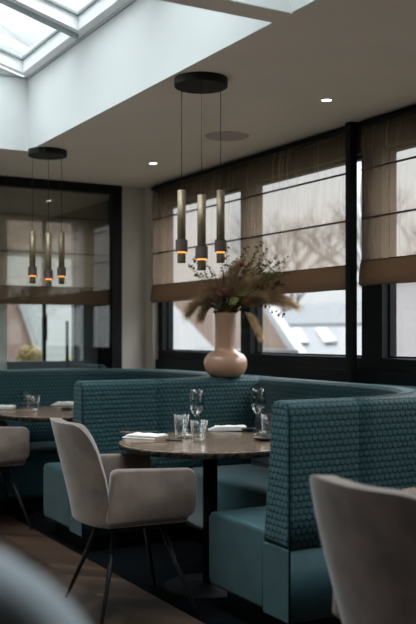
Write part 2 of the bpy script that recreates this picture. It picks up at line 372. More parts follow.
# ------------------------------------------------------------------ blinds
SEAMS = (2.257, 1.973)
def blind(y0, y1, zb, label):
    t = thing('roman_blind', label, 'blind', (XW, (y0+y1)/2, zb), 0)
    L = (y1-y0)/2; top = H-.045-zb; hem = .145
    zs = [hem] + [s-zb for s in sorted(SEAMS)] + [top]
    V, Fc, nu = [], [], 40
    rows = []
    for a, b in zip(zs[:-1], zs[1:]):
        for k in range(6):
            q = k/6; rows.append((a+(b-a)*q, -.012*sin(pi*q)))
    rows.append((top, 0))
    for z, x in rows:
        for k in range(nu+1):
            y = -L+2*L*k/nu; V.append((x+.0025*sin(k*1.9)+.002*sin(k*.7+z*5), y, z))
    for i in range(len(rows)-1):
        for k in range(nu): Fc.append((i*(nu+1)+k, i*(nu+1)+k+1, (i+1)*(nu+1)+k+1, (i+1)*(nu+1)+k))
    add_mesh('fabric', V, Fc, M['blind'], t)
    # stacked hem: two overlapping folds
    V, Fc = [], []
    prof = [(-.002, hem), (-.014, hem-.01), (-.026, .05), (-.024, .012), (-.012, 0), (.0, .004), (.006, .06), (.004, hem)]
    for k in range(nu+1):
        y = -L+2*L*k/nu
        for x, z in prof: V.append((x+.003*sin(k*1.3), y, z+.0015*sin(k*.9)))
    n = len(prof)
    for k in range(nu):
        for j in range(n): j2 = (j+1) % n; Fc.append((k*n+j, k*n+j2, (k+1)*n+j2, (k+1)*n+j))
    Fc += [tuple(range(n)), tuple(nu*n+j for j in range(n-1, -1, -1))]
    fix_normals(add_mesh('hem_fold', V, Fc, M['hem'], t))
    for s in SEAMS: add_mesh('rod_seam', *box(-.006, .004, -L, L, s-zb-.005, s-zb+.005), M['rod'], t, smooth=False)
    add_mesh('rod_seam', *box(-.010, .0, -L, L, hem-.003, hem+.004), M['rod'], t, smooth=False)
    add_mesh('head_rail', *box(-.018, .018, -L, L, top, top+.022), M['black'], t, smooth=False)
    return t
blind(4.405, 7.03, 1.562, 'sheer brown roman blind behind the flower vase, left of the black post')
blind(1.50, 4.275, 1.580, 'sheer brown roman blind right of the black post')
t = thing('roman_blind', 'sheer brown roman blind on the rear glazing behind the far pendant lamp', 'blind', (0, 7.27, 1.54), 0)
xa, xb = XL+.05, 3.15
V, Fc, nu = [], [], 80
rows = [(.145, 0), (.28, -.01), (.423, 0), (.56, -.01), (.72, 0), (.85, -.008), (.965, 0)]
for z, dy in rows:
    for k in range(nu+1): V.append((xa+(xb-xa)*k/nu, dy+.002*sin(k*1.7), z))
for i in range(len(rows)-1):
    for k in range(nu): Fc.append((i*(nu+1)+k, i*(nu+1)+k+1, (i+1)*(nu+1)+k+1, (i+1)*(nu+1)+k))
add_mesh('fabric', V, Fc, M['blindx'], t)
add_mesh('hem_fold', *box(xa, xb, -.014, .012, 0, .145), M['hemx'], t, smooth=False, bevel=.006)
for z in (.145, .423, .72): add_mesh('rod_seam', *box(xa, xb, -.017, -.008, z-.005, z+.005), M['rod'], t, smooth=False)
add_mesh('head_rail', *box(xa, xb, -.02, .02, .965, .99), M['black'], t, smooth=False)

# ------------------------------------------------------------------ banquettes
def offset_poly(poly, r):
    n = len(poly); A = sum(poly[i][0]*poly[(i+1) % n][1]-poly[(i+1) % n][0]*poly[i][1] for i in range(n))
    sg = 1 if A > 0 else -1
    res = []
    for i in range(n):
        p0, p1, p2 = poly[i-1], poly[i], poly[(i+1) % n]
        def nrm(a, b):
            dx, dy = b[0]-a[0], b[1]-a[1]; l = math.hypot(dx, dy) or 1e-9
            return (-dy/l*sg, dx/l*sg)
        n1, n2 = nrm(p0, p1), nrm(p1, p2); mx, my = n1[0]+n2[0], n1[1]+n2[1]; l2 = (mx*mx+my*my) or 1e-9
        k = min(2*r/l2, 2.5*r)
        res.append((p1[0]+mx*k, p1[1]+my*k))
    return res
def sweep(name, path, poly, mat, parent, rnd=.018):
    """sweep a closed (inward, height) outline along a plan path; round the front end"""
    P = [Vector((p[0], p[1], 0)) for p in path]; n = len(poly)
    T = []
    for i in range(len(P)): T.append((P[min(i+1, len(P)-1)]-P[max(i-1, 0)]).normalized())
    N = [Vector((-t.y, t.x, 0)) for t in T]
    arc = [0]
    for i in range(1, len(P)): arc.append(arc[-1]+(P[i]-P[i-1]).length)
    rings = []
    for k in range(5):
        th = pi/2*k/4; rings.append((0, rnd*(1-sin(th)), rnd*(1-cos(th))))     # (segment, slide, inset) reversed below
    first = [(P[0]+T[0]*(rnd*(1-sin(a))), N[0], rnd*(1-cos(a)), rnd*(1-sin(a))) for a in [pi/2*k/4 for k in (4, 3, 2, 1, 0)]]
    seq = first + [(P[i], N[i], 0, arc[i]) for i in range(1, len(P))]
    V = []
    vl = [0]
    for j in range(n): vl.append(vl[-1]+math.hypot(poly[(j+1) % n][0]-poly[j][0], poly[(j+1) % n][1]-poly[j][1]))
    for p, nn, ins, s in seq:
        pl = offset_poly(poly, ins) if ins > 1e-6 else poly
        for (a, z) in pl: V.append((p.x+nn.x*a, p.y+nn.y*a, z))
    Fc, uv = [], []
    for i in range(len(seq)-1):
        for j in range(n):
            j2 = (j+1) % n
            Fc.append((i*n+j, i*n+j2, (i+1)*n+j2, (i+1)*n+j))
            s0, s1 = seq[i][3], seq[i+1][3]
            # use height for the side faces so rows of scales line up with the end panel
            va, vb = vl[j], vl[j+1]
            uv.append([(s0, va), (s0, vb), (s1, vb), (s1, va)])
    Fc.append(tuple(range(n-1, -1, -1))); pl = offset_poly(poly, rnd)
    uv.append([(pl[j][0], pl[j][1]-poly[0][1]) for j in range(n-1, -1, -1)])
    L = (len(seq)-1)*n
    Fc.append(tuple(L+j for j in range(n))); uv.append([(pl[j][0], pl[j][1]) for j in range(n)])
    o = add_mesh(name, V, Fc, mat, parent, uvs=uv)
    fix_normals(o)
    o.data.polygons[len(Fc)-2].use_smooth = False; o.data.polygons[len(Fc)-1].use_smooth = False
    return o
def arcpts(cx, cy, r, a0, a1, n): return [(cx+r*cos(a0+(a1-a0)*k/n), cy+r*sin(a0+(a1-a0)*k/n)) for k in range(n+1)]
HB = 1.02
back = [(0, .405)] + [(0, .405+(HB-.045-.405)*k/4) for k in range(1, 5)] + [(.045-.045*cos(a), HB-.045+.045*sin(a)) for a in (pi/8, pi/4, 3*pi/8, pi/2)] \
    + [(.095+.045*sin(a), HB-.045+.045*cos(a)) for a in (0, pi/8, pi/4, 3*pi/8, pi/2)] + [(.155, .8), (.18, .62), (.20, .42)]
lower = [(.003, .10), (.003, .405), (.20, .405), (.20, .10)]
seat = [(.19, .11), (.19, .44), (.21, .46), (.62, .465), (.66, .455), (.68, .43), (.68, .15), (.665, .11)]
plinth = [(.05, 0), (.05, .10), (.60, .10), (.60, 0)]
def booth(label, xend, y0, yfar, tail=None):
    t = thing('banquette', label, 'banquette', (0, 0, 0))
    xo, R = 3.41, .86
    path = [(xend, y0), (xend+.02, y0)] + [(xend+.02+(xo-R-xend-.02)*k/3, y0) for k in (1, 2)]
    path += arcpts(xo-R, y0+R, R, -pi/2, 0, 20)
    if tail:
        r2, yb, xl = .76, 7.14, tail
        path += [(xo, (y0+R+yb-r2)/2)] + arcpts(xo-r2, yb-r2, r2, 0, pi/2, 14) + [(1.6, yb), (.5, yb), (xl, yb)]
    else: path += [(xo, y0+R+.5), (xo, yfar)]
    sweep('backrest', path, back, M['teal'], t)
    sweep('lower_panel', path, lower, M['tealplain'], t, .006)
    sweep('seat', path, seat, M['tealplain'], t, .02)
    # solid corner behind the curve, flush with the outer face
    def corner(name, prof, mat, rb):
        V, Fc, uv = [], [], []; nx = 14
        vl = [0]
        for a, b in zip(prof[:-1], prof[1:]): vl.append(vl[-1]+math.hypot(b[0]-a[0], b[1]-a[1]))
        cx, cy = xo-R, y0+R
        xs = [cx+R*sin(pi/2*k/nx) for k in range(nx+1)]; n = len(prof)
        for x in xs:
            yb = cy-math.sqrt(max(0, R*R-(x-cx)**2)) + rb
            for a, z in prof: V.append((x, y0+a if a is not None and a < .06 else max(yb, y0+.06), z))
        for i in range(nx):
            for j in range(n):
                j2 = (j+1) % n; Fc.append((i*n+j, i*n+j2, (i+1)*n+j2, (i+1)*n+j))
                va, vb = vl[j], vl[j2] if j2 else vl[j]
                uv.append([(xs[i]-xend, va), (xs[i]-xend, vb), (xs[i+1]-xend, vb), (xs[i+1]-xend, va)])
        Fc += [tuple(range(n)), tuple(nx*n+j for j in range(n-1, -1, -1))]
        uv += [[(0, 0)]*n, [(0, 0)]*n]
        fix_normals(add_mesh(name, V, Fc, mat, t, uvs=uv))
    add_mesh('seam', *tube([(xend+.004, y0+.002, .104), (xend+.004, y0+.002, .70), (xend+.004, y0+.003, HB-.05), (xend+.005, y0+.018, HB-.014)], .0042, 8), M['seam'], t)
    corner('corner_back', [p for p in back if p[0] <= .0451] + [(.5, HB), (.5, .405)], M['teal'], .07)
    corner('corner_panel', [(.003, .10), (.003, .405), (.5, .405), (.5, .10)], M['tealplain'], .07)
    pp = [(xend+.06, y0)] + path[2:]
    sweep('plinth', pp, plinth, M['black'], t, .001)
    return t
booth('teal embossed curved banquette nearest the camera, wrapping the front table', 2.185, 3.17, 5.10)
booth('teal embossed curved banquette at the rear, its end panel behind the taupe chair', 2.06, 5.13, 0, tail=-1.2)

# ------------------------------------------------------------------ tables
def table(loc, label):
    t = thing('pedestal_table', label, 'table', loc)
    R, T = .47, .75
    top = [(0, T-.034), (R-.02, T-.034), (R-.004, T-.028), (R, T-.012), (R-.002, T-.004), (R-.010, T), (0, T)]
    V, Fc = lathe(top, 96)
    fm = [1 if i//96 in (1, 2, 3) else 0 for i in range(len(Fc))]
    add_mesh('tabletop', V, Fc, None, t, mats=[M['stone'], M['edge']], fmat=fm, smooth=False)
    add_mesh('column', *lathe([(.038, .02), (.038, .715)], 32), M['blackmetal'], t)
    add_mesh('support_plate', *lathe([(.16, .710), (.16, .7215)], 40), M['blackmetal'], t, smooth=False)
    add_mesh('base', *lathe([(.24, 0), (.24, .008), (.23, .014), (.045, .022), (.038, .03)], 48), M['blackmetal'], t)
    return t
T1 = (2.37, 4.15, 0); T2 = (2.37, 6.27, 0); T3 = (2.34, 2.08, 0)
table(T1, 'round brown stone pedestal table in the middle, set with two wine glasses')
table(T2, 'round pedestal table at far left in front of the rear banquette')
table(T3, 'round pedestal table at the right edge, behind the nearest taupe chair')

# ------------------------------------------------------------------ chairs
def smoothstep(a, b, x):
    q = max(0, min(1, (x-a)/(b-a))); return q*q*(3-2*q)
def make_chair(label):
    t = thing('upholstered_chair', label, 'chair', (0, 0, 0), 0)
    nu, nv, th = 36, 14, .058
    zb, zt, zs = .435, .905, .66
    def pt(u, v, off):
        ztop = zt - (zt-zs)*(1-math.sqrt(max(0, 1-max(0, (abs(u)-.42)/.58)**2.6))) - .010*(1-abs(u))
        z = zb + (ztop-zb)*v
        q = (z-zb)/(zt-zb)
        xb = -.262 - .104*q**1.2
        W = .252 + .048*sin(min(1, q*1.1)*pi*.66)
        A = radians(74)*u
        D = .115
        x = xb + D*(1-cos(A)); y = W*sin(A)/sin(radians(74))
        # inward normal in plan
        nx, ny = cos(A*.9), -sin(A*.9)
        return (x+nx*off, y+ny*off, z)
    V, Fc = [], []
    for layer in (0, th):
        for i in range(nv+1):
            for k in range(nu+1):
                u, v = -1+2*k/nu, i/nv
                V.append(pt(u, v, layer))
    A = (nv+1)*(nu+1); idx = lambda l, i, k: l*A+i*(nu+1)+k
    for i in range(nv):
        for k in range(nu):
            Fc.append((idx(0, i, k), idx(0, i+1, k), idx(0, i+1, k+1), idx(0, i, k+1)))
            Fc.append((idx(1, i, k), idx(1, i, k+1), idx(1, i+1, k+1), idx(1, i+1, k)))
    for k in range(nu):
        Fc.append((idx(0, nv, k), idx(1, nv, k), idx(1, nv, k+1), idx(0, nv, k+1)))
        Fc.append((idx(0, 0, k), idx(0, 0, k+1), idx(1, 0, k+1), idx(1, 0, k)))
    for i in range(nv):
        Fc.append((idx(0, i, 0), idx(1, i, 0), idx(1, i+1, 0), idx(0, i+1, 0)))
        Fc.append((idx(0, i, nu), idx(0, i+1, nu), idx(1, i+1, nu), idx(1, i, nu)))
    o = add_mesh('backrest', V, Fc, M['velvet'], t, bevel=.024); fix_normals(o)
    # padded side arms
    for s in (-1, 1):
        pts = []
        x0, x1, z0, z1, r = -.205, .215, .450, .690, .050
        for cx, cz, a0 in ((x1-r, z1-r, 0), (x0+.03, z1-.03, pi/2), (x0+.02, z0+.02, pi), (x1-r, z0+r, 1.5*pi)):
            rr = r if cx > 0 else (.03 if cz > .6 else .02)
            for k in range(7): a = a0+pi/2*k/6; pts.append((cx+rr*cos(a), cz+rr*sin(a)))
        pts = [(x - (.02*(z-z0)/(z1-z0)*-1 if x < 0 else 0), z + (.012*(x1-x)/(x1-x0) if z > .6 else .022*(x-x0)/(x1-x0))) for x, z in pts]
        n = len(pts); V, Fc = [], []
        lay = [(-.028, .012), (-.018, .003), (-.004, 0), (.008, 0), (.020, .003), (.028, .012)]
        for dy, ins in lay:
            for x, z in offset_poly(pts, ins) if ins else pts:
                yy = .262 + .030*smoothstep(-.2, .1, x) - .012*smoothstep(.1, .25, x) + .02*(z-.43)
                V.append((x, s*(yy+dy), z))
        for i in range(len(lay)-1):
            for k in range(n): k2 = (k+1) % n; Fc.append((i*n+k, i*n+k2, (i+1)*n+k2, (i+1)*n+k))
        Fc += [tuple(range(n)), tuple((len(lay)-1)*n+k for k in range(n-1, -1, -1))]
        o = add_mesh('armrest', V, Fc, M['velvet'], t); fix_normals(o)
    o = add_mesh('seat', *box(-.20, .215, -.232, .232, .425, .50), M['velvet'], t, bevel=.03)
    add_mesh('underframe', *box(-.15, .15, -.15, .15, .405, .428), M['blackmetal'], t, smooth=False, bevel=.004)
    for sx in (-1, 1):
        for sy in (-1, 1):
            add_mesh('leg', *tube([(sx*.11, sy*.11, .415), (sx*.17, sy*.19, .21), (sx*.235, sy*.275, .004)], [.015, .012, .008], 12), M['legmetal'], t)
    return t
c1 = make_chair('taupe velvet armchair in the middle with dark steel legs, pushed to the front table')
c1.location = (1.865, 4.035, 0); c1.rotation_euler.z = radians(-5)
c2 = copy_tree(c1); tag(c2, 'taupe velvet armchair cut off at the far left edge, at the rear table', 'chair'); c2.location = (1.81, 6.22, 0); c2.rotation_euler.z = radians(-4)
c3 = copy_tree(c1); tag(c3, 'taupe velvet armchair at the bottom right corner, nearest the camera', 'chair'); c3.location = (1.905, 1.96, 0); c3.rotation_euler.z = radians(0)
for c in (c1, c2, c3): c['group'] = 'taupe velvet armchairs at the tables'

# blurred pale seat close to the lens
t = thing('high_back_chair', 'pale grey rounded seat back blurred in the bottom left corner', 'chair', (.03, .93, 0), radians(-29))
V, Fc, n, lay = [], [], 40, [(-.055, .03), (-.045, .008), (-.03, 0), (.03, 0), (.045, .008), (.055, .03)]
pts = []
for k in range(n):
    a = 2*pi*k/n
    sx = math.copysign(abs(cos(a))**.75, cos(a)); sz = math.copysign(abs(sin(a))**.75, sin(a))
    pts.append((.36*sx, .775+.37*sz))
for dy, ins in lay:
    for x, z in (offset_poly(pts, ins) if ins else pts): V.append((x, dy+.10*(x/.36)**2-.04*(z-.8), z))
for i in range(len(lay)-1):
    for k in range(n): k2 = (k+1) % n; Fc.append((i*n+k, i*n+k2, (i+1)*n+k2, (i+1)*n+k))
Fc += [tuple(range(n)), tuple((len(lay)-1)*n+k for k in range(n-1, -1, -1))]
fix_normals(add_mesh('backrest', V, Fc, M['greyvelvet'], t))
add_mesh('seat', *box(-.27, .27, .05, .52, .38, .48), M['greyvelvet'], t, bevel=.03)
for sx in (-1, 1):
    for y in (.09, .47): add_mesh('leg', *tube([(sx*.22, y, .39), (sx*.25, y, .003)], [.018, .011], 12), M['legmetal'], t)

# ------------------------------------------------------------------ pendants
def pendant(loc, angs, label, rad=.112, drop=(.56, .58, .56)):
    t = thing('pendant_lamp', label, 'lamp', loc)
    add_mesh('ceiling_canopy', *lathe([(.0, -.04), (.128, -.04), (.131, -.037), (.131, 0), (0, 0)], 64), M['canopy'], t, smooth=False)
    for a, dz in zip(angs, drop):
        x, y = rad*cos(a), rad*sin(a)
        # tube hangs from its cord
        zt = -dz
        add_mesh('cord', *tube([(x, y, -.035), (x, y, zt)], .0016, 6), M['cord'], t)
        tb = add_mesh('lamp_tube', *lathe([(0, zt), (.0205, zt), (.0205, zt-.262), (.0, zt-.262)], 28, x, y), M['brass'], t)
        for p in tb.data.polygons: p.use_smooth = abs(p.normal.z) < .5
        add_mesh('collar', *lathe([(.021, zt-.246), (.030, zt-.246), (.030, zt-.305), (.021, zt-.305)], 28, x, y), M['collar'], tb, smooth=False)
        add_mesh('glow_ring', *lathe([(.020, zt-.304), (.0215, zt-.304), (.0215, zt-.313), (.020, zt-.313)], 28, x, y), M['amber'], tb)
        add_mesh('lower_tube', *lathe([(.0200, zt-.300), (.0205, zt-.312), (.0205, zt-.360), (.017, zt-.360), (.017, zt-.352), (0, zt-.352)], 28, x, y), M['brass'], tb)
        add_mesh('lamp_lens', *lathe([(0, zt-.3525), (.0168, zt-.3525), (.0168, zt-.3565), (0, zt-.3565)], 24, x, y), M['amber'], tb)
    return t
YA = -YAW
def ca(deg): return radians(deg)+YA        # angle measured in the viewer's frame: 0 right, 90 away
pendant((2.222, 3.981, H), (ca(150), ca(272), ca(30)), 'black disc pendant lamp with three brass tubes over the front table', drop=(.537, .585, .537))
pendant((2.18, 6.05, H), (ca(165), ca(283), ca(42)), 'black disc pendant lamp with three brass tubes over the rear table', drop=(.545, .575, .545))

# ceiling fittings
def downlight(x, y, label):
    t = thing('downlight', label, 'ceiling light', (x, y, H), 0)
    add_mesh('rim', *lathe([(.026, -.001), (.028, -.006), (.038, -.004), (.040, 0)], 40), M['sash'], t)
    add_mesh('lens', *lathe([(0, -.003), (.027, -.003), (.027, 0), (0, 0)], 32), M['lamp'], t)
p = at(326.5, 99.5, H); downlight(p.x, p.y, 'recessed ceiling downlight nearer the camera, to the right of the front pendant')
p = at(153, 163, H); downlight(p.x, p.y, 'recessed ceiling downlight further back, by the room corner')
p = at(227, 136, H)
t = tag(add_mesh('ceiling_speaker', *lathe([(0, -.006), (.118, -.006), (.135, -.004), (.140, 0), (0, 0)], 64), M['speaker'], loc=(p.x, p.y, H), smooth=False), 'round brown speaker grille set in the ceiling behind the front pendant', 'speaker')

# ------------------------------------------------------------------ table ware
ZTB = .75
def wine_glass(p, label):
    prof = [(0, .001), (.033, .001), (.0335, .003), (.012, .007), (.0042, .014), (.0036, .05), (.0036, .085), (.006, .096), (.018, .110), (.032, .128), (.0405, .147), (.0415, .158), (.039, .180), (.034, .207), (.0295, .228),
            (.0285, .228), (.033, .207), (.038, .180), (.0405, .158), (.0395, .148), (.031, .1295), (.017, .112), (.004, .102), (0, .101)]
    prof = [(a*1.02, b*1.10) for a, b in prof]
    return tag(add_mesh('wine_glass', *lathe(prof, 40), M['crystal'], loc=(p.x, p.y, ZTB)), label, 'glass')
def tumbler(p, label, r=.042, h=.125):
    prof = [(0, 0), (r*.80, 0), (r*.84, .004), (r, h), (r-.0015, h), (r*.84-.0015, .012), (0, .010)]
    return tag(add_mesh('tumbler', *lathe(prof, 40), M['crystal'], loc=(p.x, p.y, ZTB)), label, 'glass')
wine_glass(at(196.5, 436.5, ZTB), 'tall wine glass standing left on the front table, behind a tumbler')
wine_glass(at(258, 434.5, ZTB), 'tall wine glass standing right on the front table beside the end panel')
tumbler(at(181.5, 438, ZTB), 'clear tumbler left of the left wine glass on the front table')
tumbler(at(199, 441.5, ZTB), 'clear tumbler in front of the left wine glass, nearest on the front table', .046, .108)
tumbler(at(268, 436, ZTB), 'clear tumbler right of the right wine glass on the front table', .040, .118)
tumbler(at(26, 405.5, ZTB), 'taller clear tumbler at the back left of the rear table', .043, .115)
tumbler(at(33.5, 410.5, ZTB), 'shorter clear tumbler in front on the rear table', .050, .108)
def napkin(p, w, l, rz, label, layers=2):
    nu, nv = 24, 12; V, Fc = [], []
    def hh(a, b): return .0025*sin(a*5+b*2)+.002*sin(b*7)
    t = []
    th = .024/layers
    for L in range(layers):
        base = L*th + .0005
        sh = .012*L
        ns = len(V)
        for k in range(2):
            for i in range(nv+1):
                for j in range(nu+1):
                    a, b = j/nu-.5, i/nv-.5
                    ed = min(1, (.5-abs(a))*14, (.5-abs(b))*9)
                    z = base + (th*(.45+.5*math.sqrt(max(0, ed))) + (hh(a*3, b*3)*.6 if ed > .3 and L == layers-1 else 0) if k else 0)
                    V.append((a*l*(1-.05*L)+sh, b*w*(1-.08*L)+.006*sin(a*4), z))
        A = (nv+1)*(nu+1); ix = lambda k, i, j: ns+k*A+i*(nu+1)+j
        for i in range(nv):
            for j in range(nu):
                Fc.append((ix(1, i, j), ix(1, i, j+1), ix(1, i+1, j+1), ix(1, i+1, j))); Fc.append((ix(0, i, j), ix(0, i+1, j), ix(0, i+1, j+1), ix(0, i, j+1)))
        for j in range(nu): Fc.append((ix(0, 0, j), ix(0, 0, j+1), ix(1, 0, j+1), ix(1, 0, j))); Fc.append((ix(0, nv, j), ix(1, nv, j), ix(1, nv, j+1), ix(0, nv, j+1)))
        for i in range(nv): Fc.append((ix(0, i, 0), ix(1, i, 0), ix(1, i+1, 0), ix(0, i+1, 0))); Fc.append((ix(0, i, nu), ix(0, i+1, nu), ix(1, i+1, nu), ix(1, i, nu)))
    return tag(add_mesh('folded_napkin', V, Fc, M['linen'], loc=(p.x, p.y, ZTB), rot=(0, 0, rz)), label, 'napkin')
napkin(at(145, 438.2, ZTB), .12, .20, radians(-62), 'white folded napkin at the left edge of the front table beside cutlery')
napkin(at(226, 430, ZTB), .10, .205, YA+radians(1), 'white folded napkin at the back of the front table, between the wine glasses', 3)
napkin(at(66, 405, ZTB), .10, .22, YA, 'white folded napkin at the right of the rear table by the dark dish', 3)
napkin(at(-2, 408.5, ZTB), .12, .22, radians(-45), 'white folded napkin cut off at the left edge, on the rear table')
def cutlery(name, p, rz, label, fork=False):
    t = thing(name, label, 'cutlery', (p.x, p.y, ZTB), rz)
    if fork:
        sh = box(-.005, .005, -.11, .04, .001, .004)
        tines = [box(-.011, .011, .04, .06, .001, .004)] + [box(x-.0015, x+.0015, .06, .098, .001, .0035) for x in (-.0095, -.0032, .0032, .0095)]
        add_mesh('shaft', *sh, M['copper'], t, bevel=.001); add_mesh('tines', *join(*tines), M['copper'], t, smooth=False)
    else:
        add_mesh('blade', *box(-.009, .009, .0, .115, .001, .003), M['copper'], t, bevel=.0009)
        add_mesh('handle', *box(-.007, .007, -.10, .0, .0005, .009), M['steel'], t, bevel=.003)
    return t
cutlery('table_knife', at(166, 440.5, ZTB), YA+radians(62), 'copper knife with dark handle lying right of the left napkin on the front table')
cutlery('table_fork', at(152, 442.6, ZTB), YA+radians(-70), 'copper fork lying in front of the left napkin on the front table', True)
cutlery('table_knife', at(140, 432.5, ZTB), YA+radians(80), 'knife with dark handle lying behind the left napkin on the front table')
cutlery('table_fork', at(18, 410.2, ZTB), YA+radians(75), 'copper fork between the napkin and tumblers on the rear table', True)
def dish(p, r, label):
    t = thing('small_dish', label, 'dish', (p.x, p.y, ZTB))
    add_mesh('bowl', *lathe([(0, 0), (r*.6, 0), (r*.95, .010), (r, .017), (r*.95, .018), (r*.85, .013), (0, .008)], 40), M['dish'], t)
    return t
dish(at(248.5, 431.2, ZTB), .042, 'small black dish at the back of the front table right of the napkin')
dish(at(264, 440.5, ZTB), .054, 'small black dish at the front right of the front table')
dish(at(67, 410.0, ZTB), .046, 'small black dish on the rear table in front of the napkin')
def salt_cellar(p, label):
    t = thing('salt_cellar', label, 'salt cellar', (p.x, p.y, ZTB))
    add_mesh('glass_pot', *lathe([(0, 0), (.018, 0), (.020, .004), (.021, .026), (.0195, .026), (.018, .006), (0, .005)], 28), M['crystal'], t)
    add_mesh('salt', *lathe([(0, .0055), (.0175, .0065), (.0185, .016), (.010, .021), (0, .022)], 24), M['salt'], t)
for px, py, l in ((187.5, 438.2, 'tiny glass salt pot between the left tumblers on the front table'), (263, 435.4, 'tiny glass salt pot by the foot of the right wine glass'), (34.5, 412.0, 'tiny glass salt pot at the front of the rear table')):
    salt_cellar(at(px, py, ZTB), l)

# ------------------------------------------------------------------ vase and bouquet
VP = Vector((3.10, 5.225, HB))
vprof = [(0, 0), (.085, 0), (.100, .006), (.125, .028), (.141, .062), (.144, .092), (.137, .122), (.118, .148), (.092, .163), (.076, .172), (.0705, .185), (.0690, .21), (.0690, .40), (.0715, .412), (.0725, .418), (.068, .418), (.0655, .40), (.064, .19), (.05, .15), (0, .02)]
tag(add_mesh('vase', *lathe(vprof, 64), M['vase'], loc=VP), 'glossy blush pink vase with squat belly and straight neck on the banquette top', 'vase')
MO = VP + Vector((0, 0, .418))
PX = 5.98/F_PX
UPV = Vector((0, 0, 1))
def local(px, py, depth):        # bouquet layout in metres about the vase mouth: sideways, up, away
    return CR*((px-226)*PX) + UPV*((314-py)*PX) + CF*depth
def bez(a, b, c, n):
    return [a*(1-t)**2 + b*2*t*(1-t) + c*t*t for t in [k/n for k in range(n+1)]]
GB = Vector((0, 0, -.30))
def sprig(tip, depth, label, group, mat='olive', leaf=.0085, rise=.10, every=.016, start=.45):
    e = local(*tip, depth); foot = Vector((random.uniform(-.02, .02), random.uniform(-.02, .02), -.25))
    mouth = Vector((e.x*.12, e.y*.12, .0)); mouth = Vector((max(-.05, min(.05, mouth.x)), max(-.05, min(.05, mouth.y)), 0))
    mid = mouth*.5+e*.5 + Vector((0, 0, rise))
    pts = [foot] + bez(mouth, mid, e, 16)
    t = thing('leafy_sprig', label, 'dried sprig', MO, 0, group)
    add_mesh('stem', *tube(pts, [.0022]*8+[.0015]*(len(pts)-8), 5), M['twig'], t)
    V, Fc = [], []
    curve = bez(mouth, mid, e, 60); L = 0
    for i in range(1, 61):
        L += (curve[i]-curve[i-1]).length
        if L < every or i/60 < start: continue
        L = 0
        tg = (curve[i]-curve[i-1]).normalized()
        for s in (-1, 1):
            o = tg.orthogonal().normalized(); o.rotate(Matrix.Rotation(random.uniform(0, 6.28), 3, tg))
            c = curve[i] + o*leaf*1.5
            r = leaf*random.uniform(.7, 1.15)
            a = o; nrm = Vector((random.uniform(-1, 1), random.uniform(-1, 1), random.uniform(-1, 1))); b = a.cross(nrm).normalized()
            n0 = len(V); up = a.cross(b)*r*.25
            for k in range(8): q = 2*pi*k/8; V.append(tuple(c + a*cos(q)*r*1.15 + b*sin(q)*r + up*cos(2*q)))
            V.append(tuple(c+up*-1.2))
            for k in range(8): Fc.append((n0+k, n0+(k+1) % 8, n0+8))
    add_mesh('leaves', V, Fc, M[mat], t)
    return t
gE = 'olive leafy sprigs in the bouquet'
for tip, dp, rise in [((187, 266), .05, .10), ((193, 258), -.08, .10), ((206, 262), .1, .08), ((200, 275), -.05, .08), ((222, 250), .02, .06), ((228, 243), .1, .04), ((233, 262), -.12, .05), ((248, 246), .05, .05), ((262, 241), -.02, .05),
                      ((256, 256), .16, .06), ((270, 249), .08, .06), ((278, 256), -.08, .08), ((290, 258), .02, .08), ((283, 268), .14, .08), ((292, 274), -.05, .10), ((276, 278), .05, .09), ((284, 286), -.14, .08), ((268, 266), -.15, .08), ((262, 282), .12, .08), ((274, 262), .0, .07), ((286, 262), -.05, .09), ((281, 274), -.02, .08), ((293, 282), .06, .10), ((266, 258), .05, .06), ((252, 262), -.04, .05), ((240, 256), .08, .04), ((271, 285), -.10, .07), ((288, 268), .10, .09), ((213, 270), .03, .07)]:
    sprig(tip, dp, 'thin olive sprig with tiny round leaves fanning from the vase', gE, random.choice(['olive', 'olive', 'darkleaf']), leaf=random.uniform(.0075, .0105), rise=rise)
sprig((286, 319), -.10, 'drooping sprig of dark round leaves at the bouquet lower right', None, 'darkleaf', .0095, .10, .024, .45)
def plume(tip, depth, label, group, mat='plume', width=.050, rise=.05, n=620, start=.25):
    e = local(*tip, depth); mouth = Vector((max(-.05, min(.05, e.x*.25)), max(-.05, min(.05, e.y*.25)), .0))
    mid = mouth*.5+e*.5 + Vector((0, 0, rise))
    t = thing('pampas_plume', label, 'dried grass', MO, 0, group)
    add_mesh('stem', *tube([Vector((0, 0, -.25))+mouth*.3]+bez(mouth, mid, e, 12), .002, 5), M['twig'], t)
    V, Fc = [], []
    curve = bez(mouth, mid, e, 60)
    for j in range(n):
        f = start+(1-start)*random.random(); i = max(1, min(59, int(f*60)))
        tg = (curve[i+1]-curve[i-1]).normalized(); o = tg.orthogonal().normalized(); o.rotate(Matrix.Rotation(random.uniform(0, 6.28), 3, tg))
        l = width*(1.35-.6*f)*random.uniform(.5, 1.4)
        a = curve[i]; c = a + (tg*1.5+o*random.uniform(.2, .95)).normalized()*l*2.0 + Vector((0, 0, -.25*l)); b = (a+c)/2 + o*l*.16
        w = tg.cross(o).normalized()*.0010
        k = len(V); V += [tuple(a-w), tuple(a+w), tuple(b-w), tuple(b+w), tuple(c)]
        Fc += [(k, k+1, k+3, k+2), (k+2, k+3, k+4)]
    add_mesh('plume', V, Fc, M[mat], t)
    return t
gS = 'short leafy sprigs at the vase mouth'
for tip, dp in (((214, 304), -.05), ((219, 299), .03), ((226, 298), -.08), ((232, 298), .05), ((238, 303), -.04), ((222, 305), -.10), ((231, 306), -.11), ((240, 309), .02), ((215, 310), .0), ((227, 290), .0)):
    sprig(tip, dp, 'short dark bushy sprig filling the vase mouth', gS, random.choice(['darkleaf', 'olive']), leaf=.0115, rise=.0, every=.007, start=.1)
gP = 'brown feathery plumes in the bouquet'
